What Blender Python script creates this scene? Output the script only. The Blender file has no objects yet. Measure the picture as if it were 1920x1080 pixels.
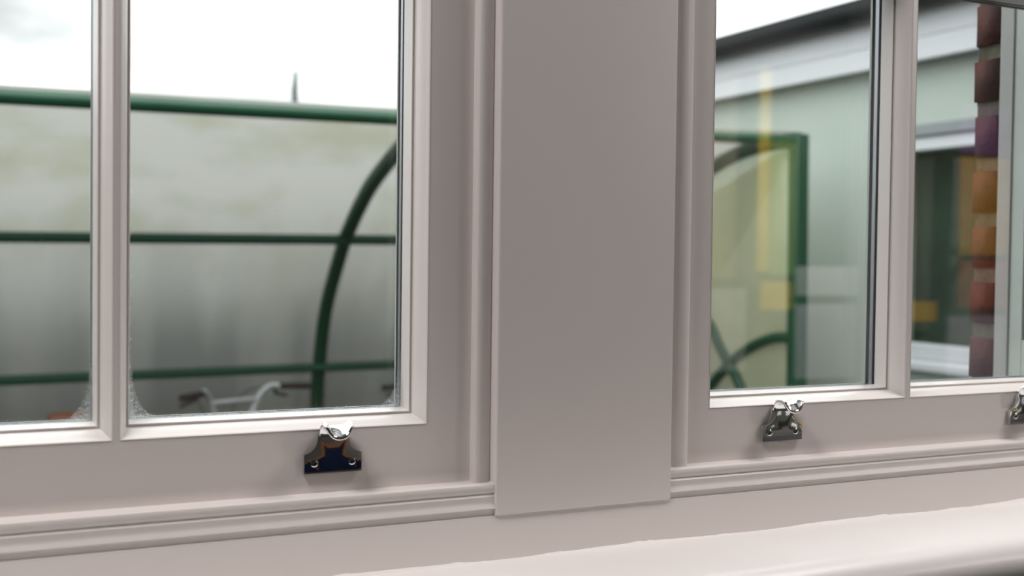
import bpy, bmesh, math, random
from mathutils import Vector, Matrix
random.seed(7)
S = bpy.context.scene
COL = S.collection

# ------------------------------------------------------------------ camera
cd = bpy.data.cameras.new('camera'); cam = bpy.data.objects.new('camera', cd); COL.objects.link(cam)
F = Vector((0.43735204, 0.89891198, -0.02608527))
R = Vector((0.89929036, -0.43717421, 0.01247189))
U = R.cross(F)
M = Matrix((R, U, -F)).transposed().to_4x4()
cam.matrix_world = M
cd.sensor_width = 36; cd.lens = 2201.8 / 1920 * 36
cd.clip_start = .02; cd.clip_end = 500
cd.dof.use_dof = True; cd.dof.focus_distance = 1.17; cd.dof.aperture_fstop = 5.2
S.camera = cam

# ------------------------------------------------------------------ world: bright overcast sky
W = bpy.data.worlds.new('sky'); S.world = W; W.use_nodes = True
n = W.node_tree; n.nodes.clear()
o_ = n.nodes.new('ShaderNodeOutputWorld'); bg = n.nodes.new('ShaderNodeBackground')
tc = n.nodes.new('ShaderNodeTexCoord'); sp = n.nodes.new('ShaderNodeSeparateXYZ')
mr = n.nodes.new('ShaderNodeMapRange'); mr.inputs['From Min'].default_value = 0; mr.inputs['From Max'].default_value = 1
mr.inputs['To Min'].default_value = 1.75; mr.inputs['To Max'].default_value = 5.2
nz = n.nodes.new('ShaderNodeTexNoise'); nz.inputs['Scale'].default_value = 2.2; nz.inputs['Detail'].default_value = 5
mp = n.nodes.new('ShaderNodeMapping'); mp.inputs['Scale'].default_value = (1, 1, 2.6); mp.inputs['Location'].default_value = (.55, .1, .0)
cr = n.nodes.new('ShaderNodeMapRange'); cr.inputs['From Min'].default_value = .36; cr.inputs['From Max'].default_value = .50
cr.inputs['To Min'].default_value = .42; cr.inputs['To Max'].default_value = 1.05
mu = n.nodes.new('ShaderNodeMath'); mu.operation = 'MULTIPLY'
n.links.new(tc.outputs['Generated'], sp.inputs[0]); n.links.new(sp.outputs['Z'], mr.inputs['Value'])
n.links.new(tc.outputs['Generated'], mp.inputs[0]); n.links.new(mp.outputs[0], nz.inputs['Vector'])
n.links.new(nz.outputs['Fac'], cr.inputs['Value']); n.links.new(mr.outputs[0], mu.inputs[0]); n.links.new(cr.outputs[0], mu.inputs[1])
bg.inputs['Color'].default_value = (.955, .985, 1, 1)
n.links.new(mu.outputs[0], bg.inputs['Strength']); n.links.new(bg.outputs[0], o_.inputs[0])

# ------------------------------------------------------------------ ceiling lamps' light, plus an added fill by the pinboard
def area(name, loc, sx, sy, power, col=(1, .94, .925)):
    l = bpy.data.lights.new(name, 'AREA'); l.shape = 'RECTANGLE'; l.size = sx; l.size_y = sy; l.energy = power; l.color = col
    o = bpy.data.objects.new(name, l); COL.objects.link(o); o.location = loc
    return o
LAMPS = [(-.55, .58), (1.75, .58), (4.7, -2.1)]  # last one is an added fill, brightening the pinboard and window faces
for (x, y), pw in zip(LAMPS, (20, 20, 86)): area('ceiling_light_glow', (x, y, 1.40), .56, .56, pw)  # third glow is the added fill

# ------------------------------------------------------------------ exposure
S.view_settings.view_transform = 'Standard'; S.view_settings.look = 'None'
S.view_settings.gamma = 1; S.view_settings.use_curve_mapping = False; S.view_settings.exposure = 0.0
S.cycles.use_denoising = True; S.cycles.caustics_reflective = False; S.cycles.caustics_refractive = False
S.cycles.max_bounces = 12; S.cycles.diffuse_bounces = 6; S.cycles.glossy_bounces = 5; S.cycles.transparent_max_bounces = 24
S.cycles.sample_clamp_indirect = 6

# ------------------------------------------------------------------ materials
def mat(name, col, rough=.5, metal=0, col2=None, scale=5, stretch=(1, 1, 1), bump=0, bscale=60, contrast=(.35, .65), spec=.5, detail=4):
    m = bpy.data.materials.new(name); m.use_nodes = True
    t = m.node_tree; b = t.nodes['Principled BSDF']
    b.inputs['Base Color'].default_value = (*col, 1); b.inputs['Roughness'].default_value = rough
    b.inputs['Metallic'].default_value = metal; b.inputs['Specular IOR Level'].default_value = spec
    tc = t.nodes.new('ShaderNodeTexCoord'); mp = t.nodes.new('ShaderNodeMapping'); mp.inputs['Scale'].default_value = stretch
    t.links.new(tc.outputs['Object'], mp.inputs[0])
    if col2:
        nz = t.nodes.new('ShaderNodeTexNoise'); nz.inputs['Scale'].default_value = scale; nz.inputs['Detail'].default_value = detail
        t.links.new(mp.outputs[0], nz.inputs['Vector'])
        r = t.nodes.new('ShaderNodeValToRGB'); r.color_ramp.elements[0].position = contrast[0]; r.color_ramp.elements[1].position = contrast[1]
        r.color_ramp.elements[0].color = (*col, 1); r.color_ramp.elements[1].color = (*col2, 1)
        t.links.new(nz.outputs['Fac'], r.inputs[0]); t.links.new(r.outputs[0], b.inputs['Base Color'])
    if bump:
        n2 = t.nodes.new('ShaderNodeTexNoise'); n2.inputs['Scale'].default_value = bscale; n2.inputs['Detail'].default_value = 3
        t.links.new(mp.outputs[0], n2.inputs['Vector'])
        bp = t.nodes.new('ShaderNodeBump'); bp.inputs['Strength'].default_value = bump; bp.inputs['Distance'].default_value = .002
        t.links.new(n2.outputs['Fac'], bp.inputs['Height']); t.links.new(bp.outputs[0], b.inputs['Normal'])
    return m

PAINT = mat('off_white_gloss_paint', (.735, .690, .668), .38, col2=(.75, .705, .682), scale=3, bump=.06, bscale=45)
PAINT_V = mat('off_white_sash_paint', (.735, .695, .672), .30, bump=.05, bscale=50)
SILLP = mat('white_sill_paint', (.82, .80, .785), .35, bump=.12, bscale=70)
OUTP = mat('exterior_white_paint', (.48, .52, .49), .5, col2=(.44, .475, .45), scale=14)
OUTG = mat('exterior_grey_paint', (.34, .34, .33), .5, col2=(.38, .38, .37), scale=14)
CHROME = mat('polished_chrome', (.86, .87, .88), .035, 1)
DARKSLOT = mat('screw_recess', (.01, .01, .01), .4)
SEAL = mat('black_seal', (.018, .02, .024), .45)
ALU = mat('aluminium_spacer', (.32, .335, .36), .4, .8)
GREEN_LIT = mat('lit_green_coat', (.010, .078, .046), .35, col2=(.014, .088, .052), scale=6)  # paler copy of the green, with light from above painted into the purlins
GREEN = mat('green_powder_coat', (.0010, .053, .020), .38, col2=(.002, .062, .024), scale=6)
ASPH = mat('asphalt', (.07, .07, .068), .9, col2=(.11, .11, .105), scale=40, bump=.4, bscale=90)
RENDER = mat('pale_green_render', (.375, .43, .39), .85, col2=(.40, .445, .405), scale=1.3, bump=.15)
UPVC = mat('white_upvc', (.55, .565, .59), .4)
GUTTER = mat('dark_gutter', (.010, .012, .014), .5, spec=.2)
ROOFM = mat('roof_felt', (.06, .06, .065), .9)
MORTAR = mat('lime_mortar', (.085, .078, .056), .95, col2=(.13, .115, .085), scale=60, bump=.8, bscale=160)
CARPET = mat('dark_carpet', (.035, .036, .042), .95, bump=.4, bscale=200)
ROOMW = mat('room_wall_paint', (.17, .16, .145), .8)
CEIL = mat('ceiling_paint', (.7, .69, .67), .9)
RUB = mat('black_rubber', (.012, .012, .013), .6)
GRIP = mat('brown_grip', (.018, .006, .005), .7)
TAN = mat('tan_leather', (.14, .034, .010), .5)
SILVER = mat('silver_tube', (.44, .45, .46), .4, .3)
BIKEG = mat('bicycle_green_paint', (.006, .06, .04), .3)
BIKEB = mat('bicycle_blue_paint', (.02, .045, .085), .3)
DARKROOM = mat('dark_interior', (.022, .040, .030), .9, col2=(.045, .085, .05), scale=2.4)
NAVY = mat('reflection_navy', (.006, .016, .055), .4)
OAK = mat('oak_edge', (.28, .13, .06), .5)
POLEM = mat('weathered_grey_pole', (.11, .13, .12), .7)
CAULK = mat('caulk', (.80, .77, .75), .5, bump=.5, bscale=120)

def glass_mat():
    m = bpy.data.materials.new('window_glass'); m.use_nodes = True; t = m.node_tree; t.nodes.clear()
    o = t.nodes.new('ShaderNodeOutputMaterial'); mx = t.nodes.new('ShaderNodeMixShader')
    tr = t.nodes.new('ShaderNodeBsdfTransparent'); tr.inputs[0].default_value = (.985, .992, .988, 1)
    gl = t.nodes.new('ShaderNodeBsdfGlossy'); gl.inputs['Roughness'].default_value = 0.0
    lw = t.nodes.new('ShaderNodeLayerWeight'); lw.inputs['Blend'].default_value = .5
    p = t.nodes.new('ShaderNodeMath'); p.operation = 'POWER'; p.inputs[1].default_value = 5
    ma = t.nodes.new('ShaderNodeMath'); ma.operation = 'MULTIPLY_ADD'; ma.inputs[1].default_value = .95; ma.inputs[2].default_value = .045
    t.links.new(lw.outputs['Facing'], p.inputs[0]); t.links.new(p.outputs[0], ma.inputs[0]); t.links.new(ma.outputs[0], mx.inputs[0])
    t.links.new(tr.outputs[0], mx.inputs[1]); t.links.new(gl.outputs[0], mx.inputs[2]); t.links.new(mx.outputs[0], o.inputs[0])
    return m
GLASS = glass_mat()
def water_mat():
    m = bpy.data.materials.new('water_droplets'); m.use_nodes = True; t = m.node_tree; t.nodes.clear()
    o = t.nodes.new('ShaderNodeOutputMaterial'); g = t.nodes.new('ShaderNodeBsdfGlass'); g.inputs['IOR'].default_value = 1.33
    g.inputs['Roughness'].default_value = 0; t.links.new(g.outputs[0], o.inputs[0]); return m
WATER = water_mat()

def sheet_mat(name, cols, low_shade, transp=.0):
    """cloudy polycarbonate: light comes through, algae soaks it up, shade low down is painted in; cols = clean, algae"""
    m = bpy.data.materials.new(name); m.use_nodes = True; t = m.node_tree; t.nodes.clear(); L = t.links
    o = t.nodes.new('ShaderNodeOutputMaterial')
    tc = t.nodes.new('ShaderNodeTexCoord')
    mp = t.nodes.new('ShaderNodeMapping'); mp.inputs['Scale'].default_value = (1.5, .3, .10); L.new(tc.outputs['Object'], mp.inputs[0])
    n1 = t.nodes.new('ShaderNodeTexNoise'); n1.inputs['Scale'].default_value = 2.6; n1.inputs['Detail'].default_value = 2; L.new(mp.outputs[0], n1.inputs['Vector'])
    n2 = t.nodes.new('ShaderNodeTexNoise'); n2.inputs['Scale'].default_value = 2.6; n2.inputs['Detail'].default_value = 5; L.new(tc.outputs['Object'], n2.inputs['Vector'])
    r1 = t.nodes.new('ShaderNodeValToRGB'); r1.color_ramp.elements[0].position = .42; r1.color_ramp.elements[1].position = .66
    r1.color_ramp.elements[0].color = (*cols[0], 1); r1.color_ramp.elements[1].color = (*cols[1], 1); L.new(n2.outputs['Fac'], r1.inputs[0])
    # painted shade of things behind the sheet, deeper towards the ground
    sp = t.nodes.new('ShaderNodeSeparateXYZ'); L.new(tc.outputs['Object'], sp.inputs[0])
    mr = t.nodes.new('ShaderNodeMapRange'); mr.inputs['From Min'].default_value = low_shade[0]; mr.inputs['From Max'].default_value = low_shade[1]
    mr.inputs['To Min'].default_value = 0; mr.inputs['To Max'].default_value = low_shade[2]; L.new(sp.outputs['Z'], mr.inputs['Value'])
    sm = t.nodes.new('ShaderNodeMapRange'); sm.inputs['From Min'].default_value = .40; sm.inputs['From Max'].default_value = .60  # upright streaks vary the painted shade
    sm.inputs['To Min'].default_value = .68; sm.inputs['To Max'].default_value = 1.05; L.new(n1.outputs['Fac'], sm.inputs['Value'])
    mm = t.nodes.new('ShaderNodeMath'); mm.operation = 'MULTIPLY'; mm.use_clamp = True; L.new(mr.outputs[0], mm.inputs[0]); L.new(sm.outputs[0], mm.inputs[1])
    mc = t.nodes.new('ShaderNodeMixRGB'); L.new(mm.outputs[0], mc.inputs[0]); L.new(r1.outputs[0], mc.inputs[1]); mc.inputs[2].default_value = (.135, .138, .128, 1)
    d = t.nodes.new('ShaderNodeBsdfDiffuse'); tl = t.nodes.new('ShaderNodeBsdfTranslucent'); L.new(mc.outputs[0], d.inputs[0]); L.new(mc.outputs[0], tl.inputs[0])
    mx = t.nodes.new('ShaderNodeMixShader'); mx.inputs[0].default_value = .62; L.new(d.outputs[0], mx.inputs[1]); L.new(tl.outputs[0], mx.inputs[2])
    gl = t.nodes.new('ShaderNodeBsdfGlossy'); gl.inputs['Roughness'].default_value = .35
    m2 = t.nodes.new('ShaderNodeMixShader'); m2.inputs[0].default_value = .04; L.new(mx.outputs[0], m2.inputs[1]); L.new(gl.outputs[0], m2.inputs[2])
    tr = t.nodes.new('ShaderNodeBsdfTransparent'); m3 = t.nodes.new('ShaderNodeMixShader'); m3.inputs[0].default_value = transp
    L.new(m2.outputs[0], m3.inputs[1]); L.new(tr.outputs[0], m3.inputs[2]); L.new(m3.outputs[0], o.inputs[0])
    return m
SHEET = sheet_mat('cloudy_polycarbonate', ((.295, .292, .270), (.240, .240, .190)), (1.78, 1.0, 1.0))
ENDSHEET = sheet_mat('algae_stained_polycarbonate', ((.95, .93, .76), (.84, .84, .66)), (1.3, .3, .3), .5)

# ------------------------------------------------------------------ helpers
class MB:
    def __init__(s): s.v = []; s.f = []
    def add(s, vs, fs):
        k = len(s.v); s.v += [tuple(v) for v in vs]; s.f += [tuple(i + k for i in f) for f in fs]; return s
    def box(s, x0, x1, y0, y1, z0, z1):
        return s.add([(x0,y0,z0),(x1,y0,z0),(x1,y1,z0),(x0,y1,z0),(x0,y0,z1),(x1,y0,z1),(x1,y1,z1),(x0,y1,z1)],
                     [(3,2,1,0),(4,5,6,7),(0,1,5,4),(1,2,6,5),(2,3,7,6),(3,0,4,7)])
    def extrude_x(s, prof, x0, x1):          # prof: closed loop of (y, z)
        k = len(prof); vs = [(x0, y, z) for y, z in prof] + [(x1, y, z) for y, z in prof]
        fs = [(i, (i+1) % k, (i+1) % k + k, i + k) for i in range(k)] + [tuple(range(k))[::-1], tuple(range(k, 2*k))]
        return s.add(vs, fs)
    def extrude_z(s, prof, z0, z1):          # prof: closed loop of (x, y)
        k = len(prof); vs = [(x, y, z0) for x, y in prof] + [(x, y, z1) for x, y in prof]
        fs = [(i, (i+1) % k, (i+1) % k + k, i + k) for i in range(k)] + [tuple(range(k))[::-1], tuple(range(k, 2*k))]
        return s.add(vs, fs)
    def ring(s, rect, prof):                 # mitred moulding round a rectangle; prof: (inset, y)
        x0, x1, z0, z1 = rect; vs = []; fs = []
        for o, y in prof: vs += [(x0+o, y, z0+o), (x1-o, y, z0+o), (x1-o, y, z1-o), (x0+o, y, z1-o)]
        for i in range(len(prof)-1):
            for j in range(4): a = i*4; fs.append((a+j, a+(j+1) % 4, a+4+(j+1) % 4, a+4+j))
        return s.add(vs, fs)
    def tube(s, pts, r, k=12, cap=True):
        pts = [Vector(p) for p in pts]; rs = r if isinstance(r, (list, tuple)) else [r]*len(pts)
        t0 = (pts[1]-pts[0]).normalized(); nrm = t0.orthogonal().normalized(); vs = []; fs = []
        for i, p in enumerate(pts):
            t = ((pts[min(i+1, len(pts)-1)]-pts[max(i-1, 0)])).normalized()
            nrm = (nrm - t*nrm.dot(t)).normalized(); b = t.cross(nrm)
            for j in range(k):
                a = 2*math.pi*j/k; vs.append(p + (nrm*math.cos(a)+b*math.sin(a))*rs[i])
        for i in range(len(pts)-1):
            for j in range(k): a = i*k; fs.append((a+j, a+(j+1) % k, a+k+(j+1) % k, a+k+j))
        if cap: fs += [tuple(range(k))[::-1], tuple(range((len(pts)-1)*k, len(pts)*k))]
        return s.add(vs, fs)
    def build(s, name, m, parent=None, bevel=0, smooth=False, seg=2, sub=0, solid=0):
        me = bpy.data.meshes.new(name); me.from_pydata(s.v, [], s.f); me.update()
        bm = bmesh.new(); bm.from_mesh(me); bmesh.ops.recalc_face_normals(bm, faces=bm.faces); bm.to_mesh(me); bm.free()
        me.materials.append(m)
        o = bpy.data.objects.new(name, me); COL.objects.link(o)
        if parent: o.parent = parent
        if solid:
            q = o.modifiers.new('s', 'SOLIDIFY'); q.thickness = solid; q.offset = 0
        if bevel:
            q = o.modifiers.new('b', 'BEVEL'); q.width = bevel; q.segments = seg; q.limit_method = 'ANGLE'; q.angle_limit = math.radians(40)
        if sub:
            q = o.modifiers.new('u', 'SUBSURF'); q.levels = sub; q.render_levels = sub
        if smooth or bevel or sub:
            me.polygons.foreach_set('use_smooth', [True]*len(me.polygons))
            me.update()
            if not sub:
                try: me.set_sharp_from_angle(angle=math.radians(38))
                except Exception: pass
        return o
def empty(name, loc=(0, 0, 0), parent=None):
    o = bpy.data.objects.new(name, None); COL.objects.link(o); o.location = loc; o.empty_display_size = .05
    if parent: o.parent = parent
    return o
def tag(o, label=None, cat=None, group=None, kind=None):
    if label: o['label'] = label
    if cat: o['category'] = cat
    if group: o['group'] = group
    if kind: o['kind'] = kind
    return o
def arc(c, r, a0, a1, k, plane='yz'):
    return [(c[0]+r*math.cos(math.radians(a0+(a1-a0)*i/k)), c[1]+r*math.sin(math.radians(a0+(a1-a0)*i/k))) for i in range(k+1)]
def spline(pts, k=8):
    """Catmull-Rom through 3-D points"""
    P = [Vector(p) for p in pts]; P = [P[0]*2-P[1]] + P + [P[-1]*2-P[-2]]; out = []
    for i in range(1, len(P)-2):
        for j in range(k):
            t = j/k; a, b, c, d = P[i-1], P[i], P[i+1], P[i+2]
            out.append(.5*((2*b)+(c-a)*t+(2*a-5*b+4*c-d)*t*t+(3*b-a-3*c+d)*t**3))
    out.append(P[-2]); return out

# ------------------------------------------------------------------ the two sash windows
MOULD = [(0, 1.0), (.0006, .9995), (.0013, 1.0003), (.0018, 1.0018), (.0030, 1.0042), (.0046, 1.0075), (.0060, 1.0112), (.0071, 1.0152), (.0078, 1.0195),
         (.0078, 1.0212), (.0090, 1.0215), (.0092, 1.0206), (.0102, 1.0208), (.0110, 1.0255), (.0121, 1.0362), (.0121, 1.0372)]
ZB, ZT1, BAR = -.1420, .3186, .0292
ROWS = [(ZB, ZT1), (ZT1+BAR, ZT1+BAR+ZT1-ZB)]
ZTOP = ROWS[1][1] + .0119
def glazed_sash(win, xa, xb, cols):
    """xa, xb: outer edges of the sash; cols: glass openings"""
    e = .0119
    fl, fr = cols[0][0]-e, cols[-1][1]+e
    def rail(x0, x1, z0, z1, nm):
        MB().box(x0, x1, 1.0, 1.056, z0, z1).build(nm, PAINT, win, bevel=.0006)
    MB().box(xa, fl, 1.0, 1.056, -.225, ZTOP+.05).build('stile', PAINT, win)
    MB().box(fr, xb, 1.0, 1.056, -.225, ZTOP+.05).build('stile', PAINT, win)
    MB().box(fl, fr, 1.0, 1.056, -.225, ZB-e).build('bottom_rail', PAINT, win)
    MB().box(fl, fr, 1.0, 1.056, ZTOP, ZTOP+.05).build('top_rail', PAINT, win)
    for i in range(len(cols)-1):
        MB().box(cols[i][1]+e, cols[i+1][0]-e, 1.0, 1.056, ZB-e, ZTOP).build('glazing_bar', PAINT_V, win)
    for (x0, x1) in cols:
        MB().box(x0-e, x1+e, 1.0, 1.056, ROWS[0][1]+e, ROWS[1][0]-e).build('glazing_bar', PAINT_V, win)
        for (z0, z1) in ROWS:
            MB().ring((x0-e, x1+e, z0-e, z1+e), MOULD).build('glazing_moulding', PAINT_V, win, smooth=True)
            p = MB()
            p.box(x0-.006, x1+.006, 1.0362, 1.0402, z0-.006, z1+.006)
            p.box(x0-.006, x1+.006, 1.0482, 1.0522, z0-.006, z1+.006)
            pane = p.build('pane', GLASS, win)
            MB().ring((x0-.0005, x1+.0005, z0-.0005, z1+.0005), [(-.0045, 1.0403), (0, 1.0403), (0, 1.0415), (-.0045, 1.0415)]).build('black_edge_seal', SEAL, pane)
            MB().ring((x0, x1, z0, z1), [(-.005, 1.0416), (0, 1.0416), (0, 1.0468), (-.005, 1.0468)]).build('spacer_bar', ALU, pane)
            MB().ring((x0-.0005, x1+.0005, z0-.0005, z1+.0005), [(-.0045, 1.0469), (0, 1.0469), (0, 1.0481), (-.0045, 1.0481)]).build('black_edge_seal', SEAL, pane)
            MB().ring((x0, x1, z0, z1), [(-.011, 1.0523), (0, 1.0523), (.0, 1.0555), (-.011, 1.0565)]).build('outer_glazing_bead', OUTP, win)
def lower_moulding(win, x0, x1):
    pr = [(1.002, -.2094), (.9820, -.2096), (.9797, -.2104), (.9789, -.2122), (.9791, -.2152), (.9799, -.2174), (.9811, -.2184), (.9815, -.2192), (.9806, -.2200),
          (.9795, -.2215), (.9796, -.2240), (.9800, -.2262), (.9793, -.2290), (.9780, -.2310), (.9776, -.2322), (.9782, -.2330), (.9806, -.2333), (.9806, -.2396), (1.002, -.2396)]
    MB().extrude_x(pr, x0, x1).build('sill_moulding', PAINT, win, smooth=True)
def staff_bead(win, x0, x1, flip):
    # rounded upright bead; the thick edge lies against the trim board
    w = x1-x0
    pr = [(0, 1.0), (0, .9935), (.03, .9905)] + [(.10, .9888), (.30, .9878), (.50, .9877)] + [(.62, .9882), (.72, .9895), (.82, .9906), (.90, .9918), (1.0, .9935), (1.0, 1.0)]
    if flip: pr = [(1-a, y) for a, y in pr]
    MB().extrude_z([(x0+a*w, y) for a, y in pr], -.2094, ZTOP+.05).build('staff_bead', PAINT, win, smooth=True)

w1 = tag(empty('window_1'), 'left painted sash window, two panes wide, with misted pane corners', kind='structure')
C1 = [(-.1330, .1142), (.1432, .3896)]
glazed_sash(w1, -.189, .4449, C1)
staff_bead(w1, .4449, .4640, False); staff_bead(w1, -.208, -.189, True); lower_moulding(w1, -.208, .4640)
w2 = tag(empty('window_2'), 'right painted sash window, two panes wide, before brick reveal', kind='structure')
C2 = [(.7268, .9733), (1.0031, 1.2500)]
glazed_sash(w2, .6831, 1.306, C2)
staff_bead(w2, .6545, .6831, True); staff_bead(w2, 1.306, 1.325, False); lower_moulding(w2, .6545, 1.325)
# outer lining boards of the right window, seen through its glass
MB().box(1.267, 1.2715, 1.1072, 1.1290, -.26, .9).build('outer_lining', OUTG, w2, bevel=.001)
MB().box(1.2695, 1.2780, 1.0862, 1.1072, -.26, .9).build('parting_lining', OUTP, w2, bevel=.001)
MB().box(1.2700, 1.2800, 1.0570, 1.0862, -.26, -.1).build('parting_lining', OUTP, w2)
MB().box(1.2740, 1.2800, 1.0570, 1.0862, -.1, .9).build('sash_channel', SEAL, w2)

# condensation on the left window's panes
def drops():
    pts = []
    y = 1.0362
    def put(x, z, r): pts.append((x, y, z, r))
    for (x0, x1) in C1:
        for side in (0, 1):
            ex = x0 if side == 0 else x1; sg = 1 if side == 0 else -1
            for _ in range(1150):            # misted corner
                h = random.expovariate(1/.014); w = random.random()
                lim = .0215*math.exp(-h/.012) + .0022
                if h > .1: continue
                put(ex+sg*(.0004+lim*w), ZB+.0004+h, random.uniform(.00014, .00044)*(1.2-.6*w))
            for _ in range(420):            # a run of beads up the edge
                h = random.uniform(0, .22); put(ex+sg*abs(random.gauss(.0004, .0009)), ZB+h, random.uniform(.00016, .0004)*(1-h*2))
        for _ in range(430):                # along the bottom edge
            put(random.uniform(x0, x1), ZB+abs(random.gauss(0, .0013)), random.uniform(.0002, .0006))
        for _ in range(34): put(random.uniform(x0, x1), random.uniform(ZB, ZT1), random.uniform(.00012, .0003))
    for (x0, x1) in C2:
        for _ in range(150): put(random.uniform(x0, x1), ZB+abs(random.gauss(0, .0008)), random.uniform(.00015, .0004))
        for _ in range(120): put(x1-abs(random.gauss(0, .0005)), random.uniform(ZB, ZT1), random.uniform(.00015, .0004))
        for _ in range(90): put(random.uniform(x0, x1), random.uniform(ZB, ZT1), random.uniform(.00012, .00028))
    return pts
bm = bmesh.new(); bmesh.ops.create_icosphere(bm, subdivisions=1, radius=1); bm.verts.ensure_lookup_table()
ICO = [v.co.copy() for v in bm.verts]; ICF = [tuple(v.index for v in f.verts) for f in bm.faces]; bm.free()
PTS = drops()
panes = [o for o in bpy.data.objects if o.name.startswith('pane')]
for (cols, win) in ((C1, w1), (C2, w2)):
    for (x0, x1) in cols:
        mb = MB()
        for (x, y, z, r) in PTS:
            if x0-.002 <= x <= x1+.002: mb.add([(x+c.x*r, y-.00002+c.y*r*.55, z+c.z*r*random.uniform(.95, 1.05)) for c in ICO], ICF)
        host = min([p for p in panes if p.parent == win], key=lambda p: abs(sum(v.co.x for v in p.data.vertices)/16-(x0+x1)/2)*10+abs(sum(v.co.z for v in p.data.vertices)/16-.09))
        d = mb.build('condensation_droplets', WATER, host, smooth=True); tag(d, kind='stuff')

# ------------------------------------------------------------------ trim boards, sill, room shell
t1 = MB().extrude_z([(.4612, 1.0), (.4612, .9805), (.4617, .9785), (.4630, .9773), (.4650, .9770), (.6520, .9770), (.6538, .9773), (.6545, .9785), (.6545, 1.0)], -.2392, .95)
tag(t1.build('trim_1', PAINT, smooth=True), kind='structure')
tag(MB().extrude_x([(1.01, -.2392), (.9800, -.2392), (.9790, -.2399), (.9785, -.2420), (.9760, -.2830), (1.01, -.2830)], -.9, 2.2).build('trim_2', PAINT, smooth=True), kind='structure')
ns = [(1.0, -.2806), (.862, -.2806)] + [(.862-.028*math.sin(math.radians(a)), -.3086+.028*math.cos(math.radians(a))) for a in range(8, 181, 12)] + [(1.0, -.3358)]
sill = tag(MB().extrude_x(ns, -1.0, 2.3).build('trim_3', SILLP, smooth=True), kind='structure')
cb = MB(); xs = [-.9+i*.006 for i in range(510)]
vs = []; fs = []
for i, x in enumerate(xs):
    h = .0009+.0007*math.sin(x*23)+.0008*max(0, math.sin(x*61+1))*random.random()+.0003*random.random()
    vs += [(x, .9762-.0016-h, -.2807), (x, .9762-.0009-h*.5, -.2807+h), (x, .9764, -.2807+h*1.5)]
    if i: a = (i-1)*3; fs += [(a, a+1, a+4, a+3), (a+1, a+2, a+5, a+4)]
cb.add(vs, fs).build('caulk_line', CAULK, sill, smooth=True)

fz = MB()
fz.box(-3, 6.7, .985, 1.17, -1.5, -.338); fz.box(-3, 6.7, 1.0, 1.17, ZTOP+.05, 1.75)
fz.box(-3, -.208, 1.0, 1.17, -.338, ZTOP+.05); fz.box(1.325, 6.7, 1.0, 1.17, -.338, ZTOP+.05)
fz.box(.4640, .6575, 1.0, 1.17, -.338, ZTOP+.05)
fz.box(-.208, .4640, 1.003, 1.17, -.338, -.262); fz.box(.6575, 1.325, 1.003, 1.17, -.338, -.262)
wf = tag(fz.build('wall_front', ROOMW), kind='structure')
# outside of the wall: render skin either side is out of view; the brick reveal by the right window is real
bc = [mat('brick_red', (.080, .018, .011), .9, col2=(.036, .013, .012), scale=26, bump=1, bscale=120),
      mat('brick_plum', (.045, .015, .017), .9, col2=(.075, .02, .012), scale=22, bump=1, bscale=120),
      mat('brick_orange', (.10, .028, .011), .9, col2=(.055, .018, .011), scale=24, bump=1, bscale=120)]
MB().box(1.281, 1.60, 1.1705, 1.1735, -.35, .95).build('mortar', MORTAR, wf)
MB().box(1.2765, 1.33, 1.129, 1.1735, -.35, .95).build('mortar', MORTAR, wf)
def brick(x0, x1, y0, y1, z0, z1, m):
    bm = bmesh.new(); bmesh.ops.create_cube(bm, size=1)
    for v in bm.verts: v.co = Vector(((x0+x1)/2+v.co.x*(x1-x0), (y0+y1)/2+v.co.y*(y1-y0), (z0+z1)/2+v.co.z*(z1-z0)))
    bmesh.ops.bevel(bm, geom=bm.edges[:], offset=.0065, segments=3, affect='EDGES')
    for v in bm.verts: v.co += Vector((random.uniform(-1, 1)*.0007, random.uniform(-1, 1)*.0012, random.uniform(-1, 1)*.0012))
    me = bpy.data.meshes.new('brick'); bm.to_mesh(me); bm.free(); me.materials.append(m)
    me.polygons.foreach_set('use_smooth', [True]*len(me.polygons))
    o = bpy.data.objects.new('brick', me); COL.objects.link(o); o.parent = wf
JZ = .2088*1.004
for k in range(-7, 8):
    zc = JZ + .0752*k      # centre of the joint below the course
    x = 1.272+random.uniform(-.0008, .0012); y1 = 1.1805+random.uniform(-.0015, .002)
    L_ = .1025 if k % 2 else .215
    m = bc[{1: 1, 0: 0, -1: 1, -2: 2, -3: 2, -4: 0, -5: 1}.get(k, k % 3)]
    brick(x, x+L_, 1.1295, y1, zc+.0042, zc+.0710, m)
    brick(x+L_+.01, x+L_+.225, 1.1295, y1, zc+.0042, zc+.0710, bc[(k+1) % 3])

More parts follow.
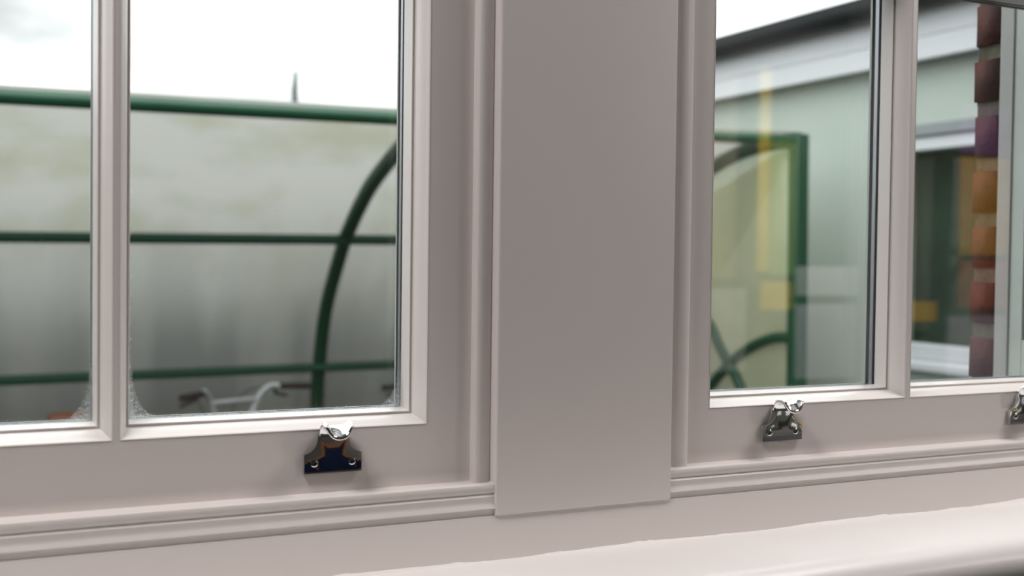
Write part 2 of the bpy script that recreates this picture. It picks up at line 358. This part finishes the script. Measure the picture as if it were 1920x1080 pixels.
# room behind the camera
tag(MB().box(-3.1, 6.7, -3.4, 1.0, -1.55, -1.35).build('floor', CARPET), kind='structure')
tag(MB().box(-3.1, 6.7, -3.4, 1.0, 1.45, 1.6).build('ceiling', CEIL), kind='structure')
tag(MB().box(-3.1, 6.7, -3.5, -3.3, -1.35, 1.45).build('wall_back', ROOMW), kind='structure')
tag(MB().box(-3.2, -3.0, -3.4, 1.0, -1.35, 1.45).build('wall_left', ROOMW), kind='structure')
tag(MB().box(6.55, 6.7, -3.4, 1.0, -1.35, 1.45).build('wall_right', ROOMW), kind='structure')
EM = bpy.data.materials.new('lit_diffuser'); EM.use_nodes = True
EM.node_tree.nodes['Principled BSDF'].inputs['Emission Color'].default_value = (1, .93, .87, 1); EM.node_tree.nodes['Principled BSDF'].inputs['Emission Strength'].default_value = 3.0
for i, (x, y) in enumerate(LAMPS):
    e = tag(empty('ceiling_light', (x, y, 1.45)), ['square lit ceiling panel reflected over the left window', 'square lit ceiling panel nearest the right wall', 'unseen ceiling panel added to brighten the pinboard and window faces'][i], 'light', 'ceiling panels')
    MB().box(-.31, .31, -.31, .31, -.03, 0).build('frame', UPVC, e); MB().box(-.28, .28, -.28, .28, -.034, -.03).build('diffuser', EM, e)
# pinboard with coloured papers, seen only as soft reflections in the right-hand panes
def flat(c): return mat('paper', c, .8)
board = tag(empty('pinboard', (4.9, -3.29, 0)), 'pinboard of coloured papers mirrored faintly in the right window', 'pinboard')
MB().box(-1.3, 1.3, 0, .03, -.85, 1.15).build('backing', flat((.07, .085, .06)), board)
for (x0, x1, z0, z1, c) in [(-1.10, -.92, -.10, 1.02, (.42, .38, .27)), (-.77, -.69, -.06, 1.08, (.95, .70, .08)), (-.68, -.51, -.08, .68, (.34, .48, .14)), (-.74, -.52, -.28, -.12, (.95, .60, .04)),
                            (-.49, -.02, -.20, -.03, (.75, .75, .74)), (-.49, -.05, -.68, -.25, (.72, .70, .76)), (-1.08, -.84, -.62, -.16, (.7, .72, .66)), (.02, .30, .25, .85, (.25, .38, .14)), (.36, .60, -.36, -.24, (.95, .55, .03)),
                            (.78, 1.20, .68, .99, (.30, .13, .36)), (.78, 1.20, .05, .66, (.80, .40, .02)), (.78, 1.20, -.28, .02, (.55, .14, .06)), (.70, 1.20, -.76, -.33, (.62, .55, .62))]:
    MB().box(x0, x1, .03, .034, z0, z1).build('paper', flat(c), board)
cab = tag(empty('reflection_cabinet', (1.55, -1.95, -1.35)), 'unseen navy cabinet with wooden edges, added for the left chrome lift to mirror', 'cabinet')  # added out of view to give the left lift its navy and tan reflection
MB().box(-.85, .85, -.45, 0, .05, .74).build('body', NAVY, cab, bevel=.004)
MB().box(-.88, .88, -.48, .02, .74, .785).build('top', OAK, cab, bevel=.004)
MB().box(-.85, .85, -.44, .012, 0, .06).build('reflection_plinth', OAK, cab)
for i in range(4):
    d = MB().box(-.84+i*.42, -.44+i*.42, .002, .022, .09, .71).build('reflection_door', NAVY, cab, bevel=.003)
    MB().box(-.47+i*.42, -.455+i*.42, .022, .034, .3, .5).build('door_handle', OAK, d)

# ------------------------------------------------------------------ chrome sash lifts
def sash_lift(cx):
    root = empty('sash_lift', (cx, 1.0, -.1916))
    half = [(.0262, 0), (.0262, .0168), (.0225, .0178), (.0190, .0200), (.0162, .0232), (.0145, .0272), (.0138, .0320), (.0132, .0352)]
    loop = [(-x, z) for x, z in half] + [(x, z) for x, z in half[::-1]]
    k = len(loop); mb = MB(); cz = .0135; vs = [(x, 0, z) for x, z in loop]; fs = [tuple(range(k))]
    steps = [(1, .0046), (.985, .00465), (.93, .0048), (.80, .0050), (.60, .0052), (.35, .0053)]
    for q, y in steps: vs += [(x*q, -y, cz+(z-cz)*q) for x, z in loop]
    for a in range(len(steps)): fs += [(a*k+i, a*k+(i+1) % k, (a+1)*k+(i+1) % k, (a+1)*k+i) for i in range(k)]
    fs.append(tuple(range(len(steps)*k, len(steps)*k+k)))
    mb.add(vs, fs).build('base_plate', CHROME, root, smooth=True)
    # the tongue: rises, rolls forward and dishes between two turned-up horns
    path = [(.0022, .0240, .0130), (.0028, .0310, .0129), (.0042, .0375, .0128), (.0072, .0430, .0127), (.0115, .0460, .0126), (.0160, .0464, .0126), (.0205, .0454, .0126), (.0240, .0442, .0124)]
    dish = [0, 0, .0004, .0022, .0050, .0080, .0106, .0124]
    bow = [0, 0, 0, 0, 0, .0004, .0012, .0026]
    mb = MB(); vs = []; fs = []; nt = 13
    for i, (nn, z, w) in enumerate(path):
        for j in range(nt):
            t = -1+2*j/(nt-1); sh = (1-abs(t)**2.8)
            vs.append((t*w*1, -(nn+bow[i]*sh), z-dish[i]*sh))
    for i in range(len(path)-1):
        for j in range(nt-1): a = i*nt+j; fs.append((a, a+1, a+nt+1, a+nt))
    mb.add(vs, fs).build('hook', CHROME, root, sub=2, solid=.0038)
    for sx in (-1, 1):
        mb = MB(); cxs = sx*.0172; zc = .0092; vs = []; fs = []
        rings = [(.0035, .0046), (.0034, .00535), (.0028, .00560), (.0015, .00570)]
        for r, y in rings:
            for j in range(20): a = 2*math.pi*j/20; vs.append((cxs+r*math.cos(a), -y, zc+r*math.sin(a)))
        for i in range(3):
            for j in range(20): a = i*20; fs.append((a+j, a+(j+1) % 20, a+20+(j+1) % 20, a+20+j))
        fs.append(tuple(range(60, 80)))
        s = mb.add(vs, fs).build('screw', CHROME, root, smooth=True)
        c = MB(); rot = .5+sx*.3
        for q in (0, 1):
            a = rot+q*math.pi/2; d = Vector((math.cos(a), 0, math.sin(a))); p = Vector((-d.z, 0, d.x)); C0 = Vector((cxs, -.00585, zc))
            c.add([C0+d*.0021+p*.00062, C0+d*.0021-p*.00062, C0-d*.0021-p*.00062, C0-d*.0021+p*.00062] + [C0+Vector((0, .0012, 0))+w for w in (d*.0021+p*.00062, d*.0021-p*.00062, -d*.0021-p*.00062, -d*.0021+p*.00062)],
                  [(0, 1, 2, 3), (4, 5, 6, 7), (0, 1, 5, 4), (1, 2, 6, 5), (2, 3, 7, 6), (3, 0, 4, 7)])
        c.build('cross_slot', DARKSLOT, s)
    return root
def copy_tree(o, parent=None):
    c = o.copy(); COL.objects.link(c)
    if parent: c.parent = parent
    for ch in list(o.children): copy_tree(ch, c)
    return c
lift = tag(sash_lift(.3110), 'chrome hook sash lift on the left window, reflecting navy blue', 'sash lift', 'chrome sash lifts')
for x, lab in ((.8072, 'chrome hook sash lift on right window, under its left pane'), (1.1735, 'chrome sash lift cut off by the right edge of the photo')):
    c = copy_tree(lift); c.location = (x, 1.0, -.1916); c['label'] = lab

# ------------------------------------------------------------------ outside
tag(MB().box(-40, 60, 1.17, 90, -1.7, -1.5).build('ground', ASPH), kind='structure', label='grey asphalt yard')
# cycle shelter: opens towards the window, hoops curve back and down
sh = tag(empty('cycle_shelter', (1.85, 4.3, -1.5)), 'green tubular cycle shelter with cloudy curved plastic sheet', 'bike shelter')
sh.rotation_euler = (0, -.0105, 0)
def loc(p): return (p[0]-1.85, p[1]-4.3, p[2]+1.5)
HP = [(4.30, .538), (4.45, .540), (4.63, .528), (4.80, .500), (4.995, .445), (5.32, .318), (5.63, .125), (5.80, -.03), (6.02, -.288), (6.14, -.584), (6.19, -.82), (6.20, -1.2), (6.20, -1.5)]
XH = [-5.05, -3.325, -1.60, .122, 1.847, 3.572]
for x in XH: MB().tube(spline([loc((x, y, z)) for y, z in HP], 6), .037, 14).build('hoop', GREEN, sh, smooth=True)
for y, z, r, nm in ((4.30, .534, .0265, 'front_rail'), (5.665, .078, .026, 'purlin'), (6.115, -.605, .025, 'purlin')):
    MB().tube([loc((-5.05, y, z)), loc((3.572, y, z))], r, 14).build(nm, GREEN_LIT if nm == 'purlin' else GREEN, sh, smooth=True)
for x in (-5.05, 3.572):
    MB().box(x-1.85-.035, x-1.85+.035, -.035, .035, 0, 2.065).build('end_post', GREEN, sh, bevel=.008)
    MB().tube(spline([loc((x, y, z)) for y, z in [(4.30, -.375), (4.45, -.382), (4.60, -.425), (4.74, -.49), (4.82, -.545), (4.90, -.605), (4.98, -.68), (5.05, -.80), (5.10, -1.0), (5.12, -1.5)]], 5), .026, 12).build('end_brace', GREEN, sh, smooth=True)
    MB().tube(spline([loc((x, y, z)) for y, z in [(6.10, -.10), (5.60, -.15), (5.22, -.24), (5.0, -.34), (4.90, -.455), (4.81, -.55), (4.74, -.62), (4.62, -.80), (4.5, -1.1), (4.42, -1.5)]], 5), .026, 12).build('end_brace', GREEN, sh, smooth=True)
    hp = spline([loc((x, y, z)) for y, z in HP[1:]], 3)
    k = len(hp); off = .012
    v = [(p.x+off, p.y, p.z) for p in hp] + [(hp[0].x+off, .02, hp[0].z)] + [(hp[0].x+off, .02, 0)]
    mb = MB(); mb.add(v + [(p[0]+.004, p[1], p[2]) for p in v], [tuple(range(len(v))), tuple(range(len(v), 2*len(v)))] )
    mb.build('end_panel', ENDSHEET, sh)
# curved sheets, one per bay, on the outside of the hoops
hp = spline([(y, 0, z) for y, z in HP], 4)
def norm(i):
    a = hp[max(i-1, 0)]; b = hp[min(i+1, len(hp)-1)]; t = (b-a).normalized(); return Vector((-t.z, 0, t.x))
for i in range(len(XH)-1):
    x0, x1 = XH[i]+.004, XH[i+1]-.004; mb = MB(); vs = []; fs = []
    for j, p in enumerate(hp):
        q = p+norm(j)*.038
        if q.z < p.z and q.x < p.x: q = p-norm(j)*.038
        if j == 0: q = Vector((p.x-.01, 0, p.z+.036))
        for x in (x0, x1): vs.append(loc((x, q.x, q.z)))
        if j: a = (j-1)*2; fs.append((a, a+1, a+3, a+2))
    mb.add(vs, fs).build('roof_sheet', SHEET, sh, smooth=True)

# unseen wall added behind the shelter to cut light on its sheet
gw = MB().box(-12, 9, 7.3, 7.5, -1.5, -.12); gw.box(-12, 9, 7.26, 7.54, -.12, -.05)
tag(gw.build('light_blocker_wall', mat('blocker_wall', (.10, .085, .07), .95, col2=(.05, .055, .04), scale=3)), kind='structure', label='unseen low wall added to dim the light behind the shelter sheet')
# tapering post rising beyond the shelter
po = tag(empty('pointed_pole', (2.48, 9, -1.5)), 'thin pointed grey pole rising above the green shelter rail', 'pole')
MB().tube([(0, 0, 0), (0, 0, 2.62), (-.004, 0, 2.77), (.004, 0, 2.925)], [.034, .031, .026, .012], 10).build('shaft', POLEM, po, smooth=True)
MB().tube([(0, 0, 0), (0, 0, .1)], [.09, .05], 10).build('base', POLEM, po, smooth=True)

# ---- bicycles
def bicycle(name, loc_, yaw, frame_m, grip_m, bar_m, saddle_m, label, barh=1.0, sh_=0):
    """x right of rider, y forward, origin on the ground under the steering axis"""
    r = empty(name, loc_); r.rotation_euler = (0, 0, yaw); tag(r, label, 'bicycle', 'bicycles parked in the shelter')
    for y in (.18, -.84):
        c = [(0, y+.32*math.cos(a*math.pi/18), .335+.32*math.sin(a*math.pi/18)) for a in range(37)]
        w = MB().tube(c, .018, 8, False).build('wheel', RUB, r, smooth=True)
        s = MB()
        for k in range(16):
            a = k*math.pi/8; s.tube([(0, y, .335), (0, y+.305*math.cos(a), .335+.305*math.sin(a))], .0012, 4)
        s.build('spokes', SILVER, w)
        MB().tube([(-.04, y, .335), (.04, y, .335)], .02, 10).build('hub', SILVER, w, smooth=True)
    f = MB()
    f.tube([(0, 0, barh-.34), (0, .035, barh-.46)], .019, 10)                       # head tube
    f.tube([(0, .0, barh-.36), (0, -.50, .70)], .016, 10); f.tube([(0, .03, barh-.44), (0, -.42, .29)], .018, 10)
    f.tube([(0, -.55, .80), (0, -.42, .29)], .016, 10)
    for s_ in (-1, 1):
        f.tube([(0, -.42, .29), (s_*.05, -.84, .335)], .009, 8); f.tube([(0, -.51, .70), (s_*.05, -.84, .335)], .008, 8)
    f.build('frame', frame_m, r, smooth=True)
    fk = MB()
    for s_ in (-1, 1): fk.tube([(0, .035, barh-.45), (s_*.05, .06, barh-.50), (s_*.05, .18, .335)], .011, 8)
    fk.build('fork', frame_m, r, smooth=True)
    MB().tube([(0, -.55, .78), (0, -.575, .90+sh_)], .012, 8).build('seat_post', SILVER, r, smooth=True)
    sd = MB(); vs = []; fs = []
    prof = [(-.70, .02, .0), (-.69, .07, .005), (-.65, .082, .01), (-.58, .06, .0), (-.50, .03, .002), (-.44, .02, .0), (-.425, .008, -.012)]
    for (y, w, h) in prof:
        for j in range(9): a = math.pi*j/8; vs.append((w*math.cos(a), y, .895+sh_+h+.03*math.sin(a)-.012*(1-math.sin(a))))
    for i in range(len(prof)-1):
        for j in range(8): a = i*9+j; fs.append((a, a+1, a+10, a+9))
    sd.add(vs, fs).build('saddle', saddle_m, r, smooth=True, solid=.006)
    MB().tube([(0, -.01, barh-.36), (0, -.02, barh-.22), (0, .02, barh-.19)], .014, 10).build('stem', SILVER, r, smooth=True)
    hb = MB(); h = barh
    hb.tube(spline([(-.205, -.045, h), (-.175, -.02, h+.003), (-.135, 0, h-.03), (-.10, .01, h-.10), (-.06, .015, h-.17), (0, .02, h-.19), (.06, .015, h-.17), (.10, .01, h-.10), (.135, 0, h-.03), (.175, -.02, h+.003), (.205, -.045, h)], 6), .0125, 10)
    hb.tube([(-.122, .006, h-.052), (.122, .006, h-.052)], .0105, 10)
    hb.build('handlebar', bar_m, r, smooth=True)
    for s_ in (-1, 1):
        MB().tube([(s_*.20, -.042, h), (s_*.26, -.065, h-.001), (s_*.335, -.09, h-.004)], [.014, .0145, .0155], 10).build('grip', grip_m, r, smooth=True)
        b = MB().tube([(s_*.20, -.02, h-.012), (s_*.215, .005, h-.035), (s_*.28, .0, h-.05)], .007, 6)
        b.build('brake_lever', RUB, r, smooth=True)
        MB().tube(spline([(s_*.20, -.02, h-.012), (s_*.15, .09, h-.02), (s_*.08, .12, h-.10), (s_*.02, .08, h-.30), (0, .05, h-.45)], 5), .0028, 6).build('brake_cable', RUB, r, smooth=True)
    MB().tube([(-.03, -.42, .29), (.05, -.42, .29)], .085, 20).build('chainring', SILVER, r, smooth=True)
    for s_ in (-1, 1):
        p = MB().tube([(s_*.06, -.42, .29), (s_*.07, -.42+s_*.1, .29-s_*.13)], .009, 6); p.tube([(s_*.07, -.42+s_*.1, .29-s_*.13), (s_*.16, -.42+s_*.1, .29-s_*.13)], .014, 6); p.build('pedal', RUB, r, smooth=True)
    return r
bicycle('bicycle', (1.13, 5.0, -1.5), math.radians(25), BIKEG, GRIP, SILVER, RUB, 'green bicycle with silver handlebar and dark brown grips', .925, -.13)
bicycle('bicycle', (2.10, 5.05, -1.5), math.radians(4), BIKEG, RUB, RUB, RUB, 'green bicycle with black grips behind the right edge of the left window', .915, -.13)
bicycle('bicycle', (-.04, 5.06, -1.5), math.radians(85), BIKEB, RUB, SILVER, TAN, 'bicycle with a tan saddle at the far left under the shelter', .90, -.074)

# ---- wing of the building on the right
X = 3.98
k = X/3.9
wy0, wy1 = 1.17, 7.6
gy0, gy1, gz0, gz1 = 2.35, 4.25, -.4380, .5650
ww = MB()
ww.box(X, X+.25, wy0, gy0, -1.5, 1.0); ww.box(X, X+.25, gy1, wy1, -1.5, 1.0); ww.box(X, X+.25, gy0, gy1, -1.5, gz0); ww.box(X, X+.25, gy0, gy1, gz1, 1.0)
ww.box(X+.25, X+4.5, wy1-.25, wy1, -1.5, 1.0)
tag(ww.build('wall_wing', RENDER), kind='structure', label='pale green rendered wall of the side wing')
tag(MB().box(X-.075, X-.05, wy0, wy1+.12, 1.0, 1.13).box(X-.08, X+.1, wy0, wy1+.14, 1.128, 1.14).build('trim_4', UPVC, bevel=.004), kind='structure', label='white upper fascia board of the side wing')
tag(MB().box(X-.085, X-.06, wy0, wy1+.12, .895, .990).box(X-.07, X+.02, wy0, wy1+.12, .975, 1.01).box(X-.06, X+.01, wy0, wy1+.1, .905, .92).build('trim_5', UPVC, bevel=.005), kind='structure', label='white lower fascia board of the side wing')
g = MB(); gx, gzc, gr = X-.135, 1.170, .062
prof = [(gx+gr*math.cos(a), gzc+gr*math.sin(a)) for a in [math.pi*(1+i/10) for i in range(11)]] + [(gx+gr, gzc+.037), (gx-gr, gzc+.037)]
g.add([(x, wy0, z) for x, z in prof]+[(x, wy1+.1, z) for x, z in prof], [(i, (i+1) % 13, (i+1) % 13+13, i+13) for i in range(13)]+[tuple(range(13)), tuple(range(13, 26))])
tag(g.build('roof_gutter', GUTTER, smooth=True), 'dark gutter along the white fascia of the side wing', 'gutter')
tag(MB().add([(X-.10, wy0, 1.185), (X-.10, wy1+.15, 1.185), (X+3, wy1+.15, 1.75), (X+3, wy0, 1.75), (X-.10, wy0, 1.15), (X-.10, wy1+.15, 1.15), (X+3, wy1+.15, 1.6), (X+3, wy0, 1.6)],
    [(0, 1, 2, 3), (4, 5, 6, 7), (0, 1, 5, 4), (1, 2, 6, 5), (2, 3, 7, 6), (3, 0, 4, 7)]).build('wing_roof', ROOFM), kind='structure')
w3 = tag(empty('window_3'), 'white framed window with dark glass in the side wing', kind='structure')
fr = MB(); d0, d1 = X-.012, X+.06
fr.box(d0, d1, gy0, gy1, gz1-.062, gz1); fr.box(d0, d1, gy0, gy0+.06, gz0, gz1); fr.box(d0, d1, gy1-.06, gy1, gz0, gz1); fr.box(d0, d1, gy0, gy1, gz0, gz0+.072)
fr.box(d0, d1, 3.1, 3.17, gz0, gz1)
fr.build('window_frame', UPVC, w3, bevel=.006)
MB().box(X-.05, X+.05, gy0-.05, gy1+.0, gz0-.052, gz0-.002).build('window_sill', UPVC, w3, bevel=.012)
MB().box(X-.03, X, gy0-.03, gy1+.03, gz1+.002, gz1+.055).build('head_trim', mat('grey_flashing', (.20, .22, .23), .5), w3, bevel=.004)
for a, b in ((gy0+.06, 3.1), (3.17, gy1-.06)): MB().box(X+.02, X+.026, a, b, gz0+.072, gz1-.062).build('pane', GLASS, w3)
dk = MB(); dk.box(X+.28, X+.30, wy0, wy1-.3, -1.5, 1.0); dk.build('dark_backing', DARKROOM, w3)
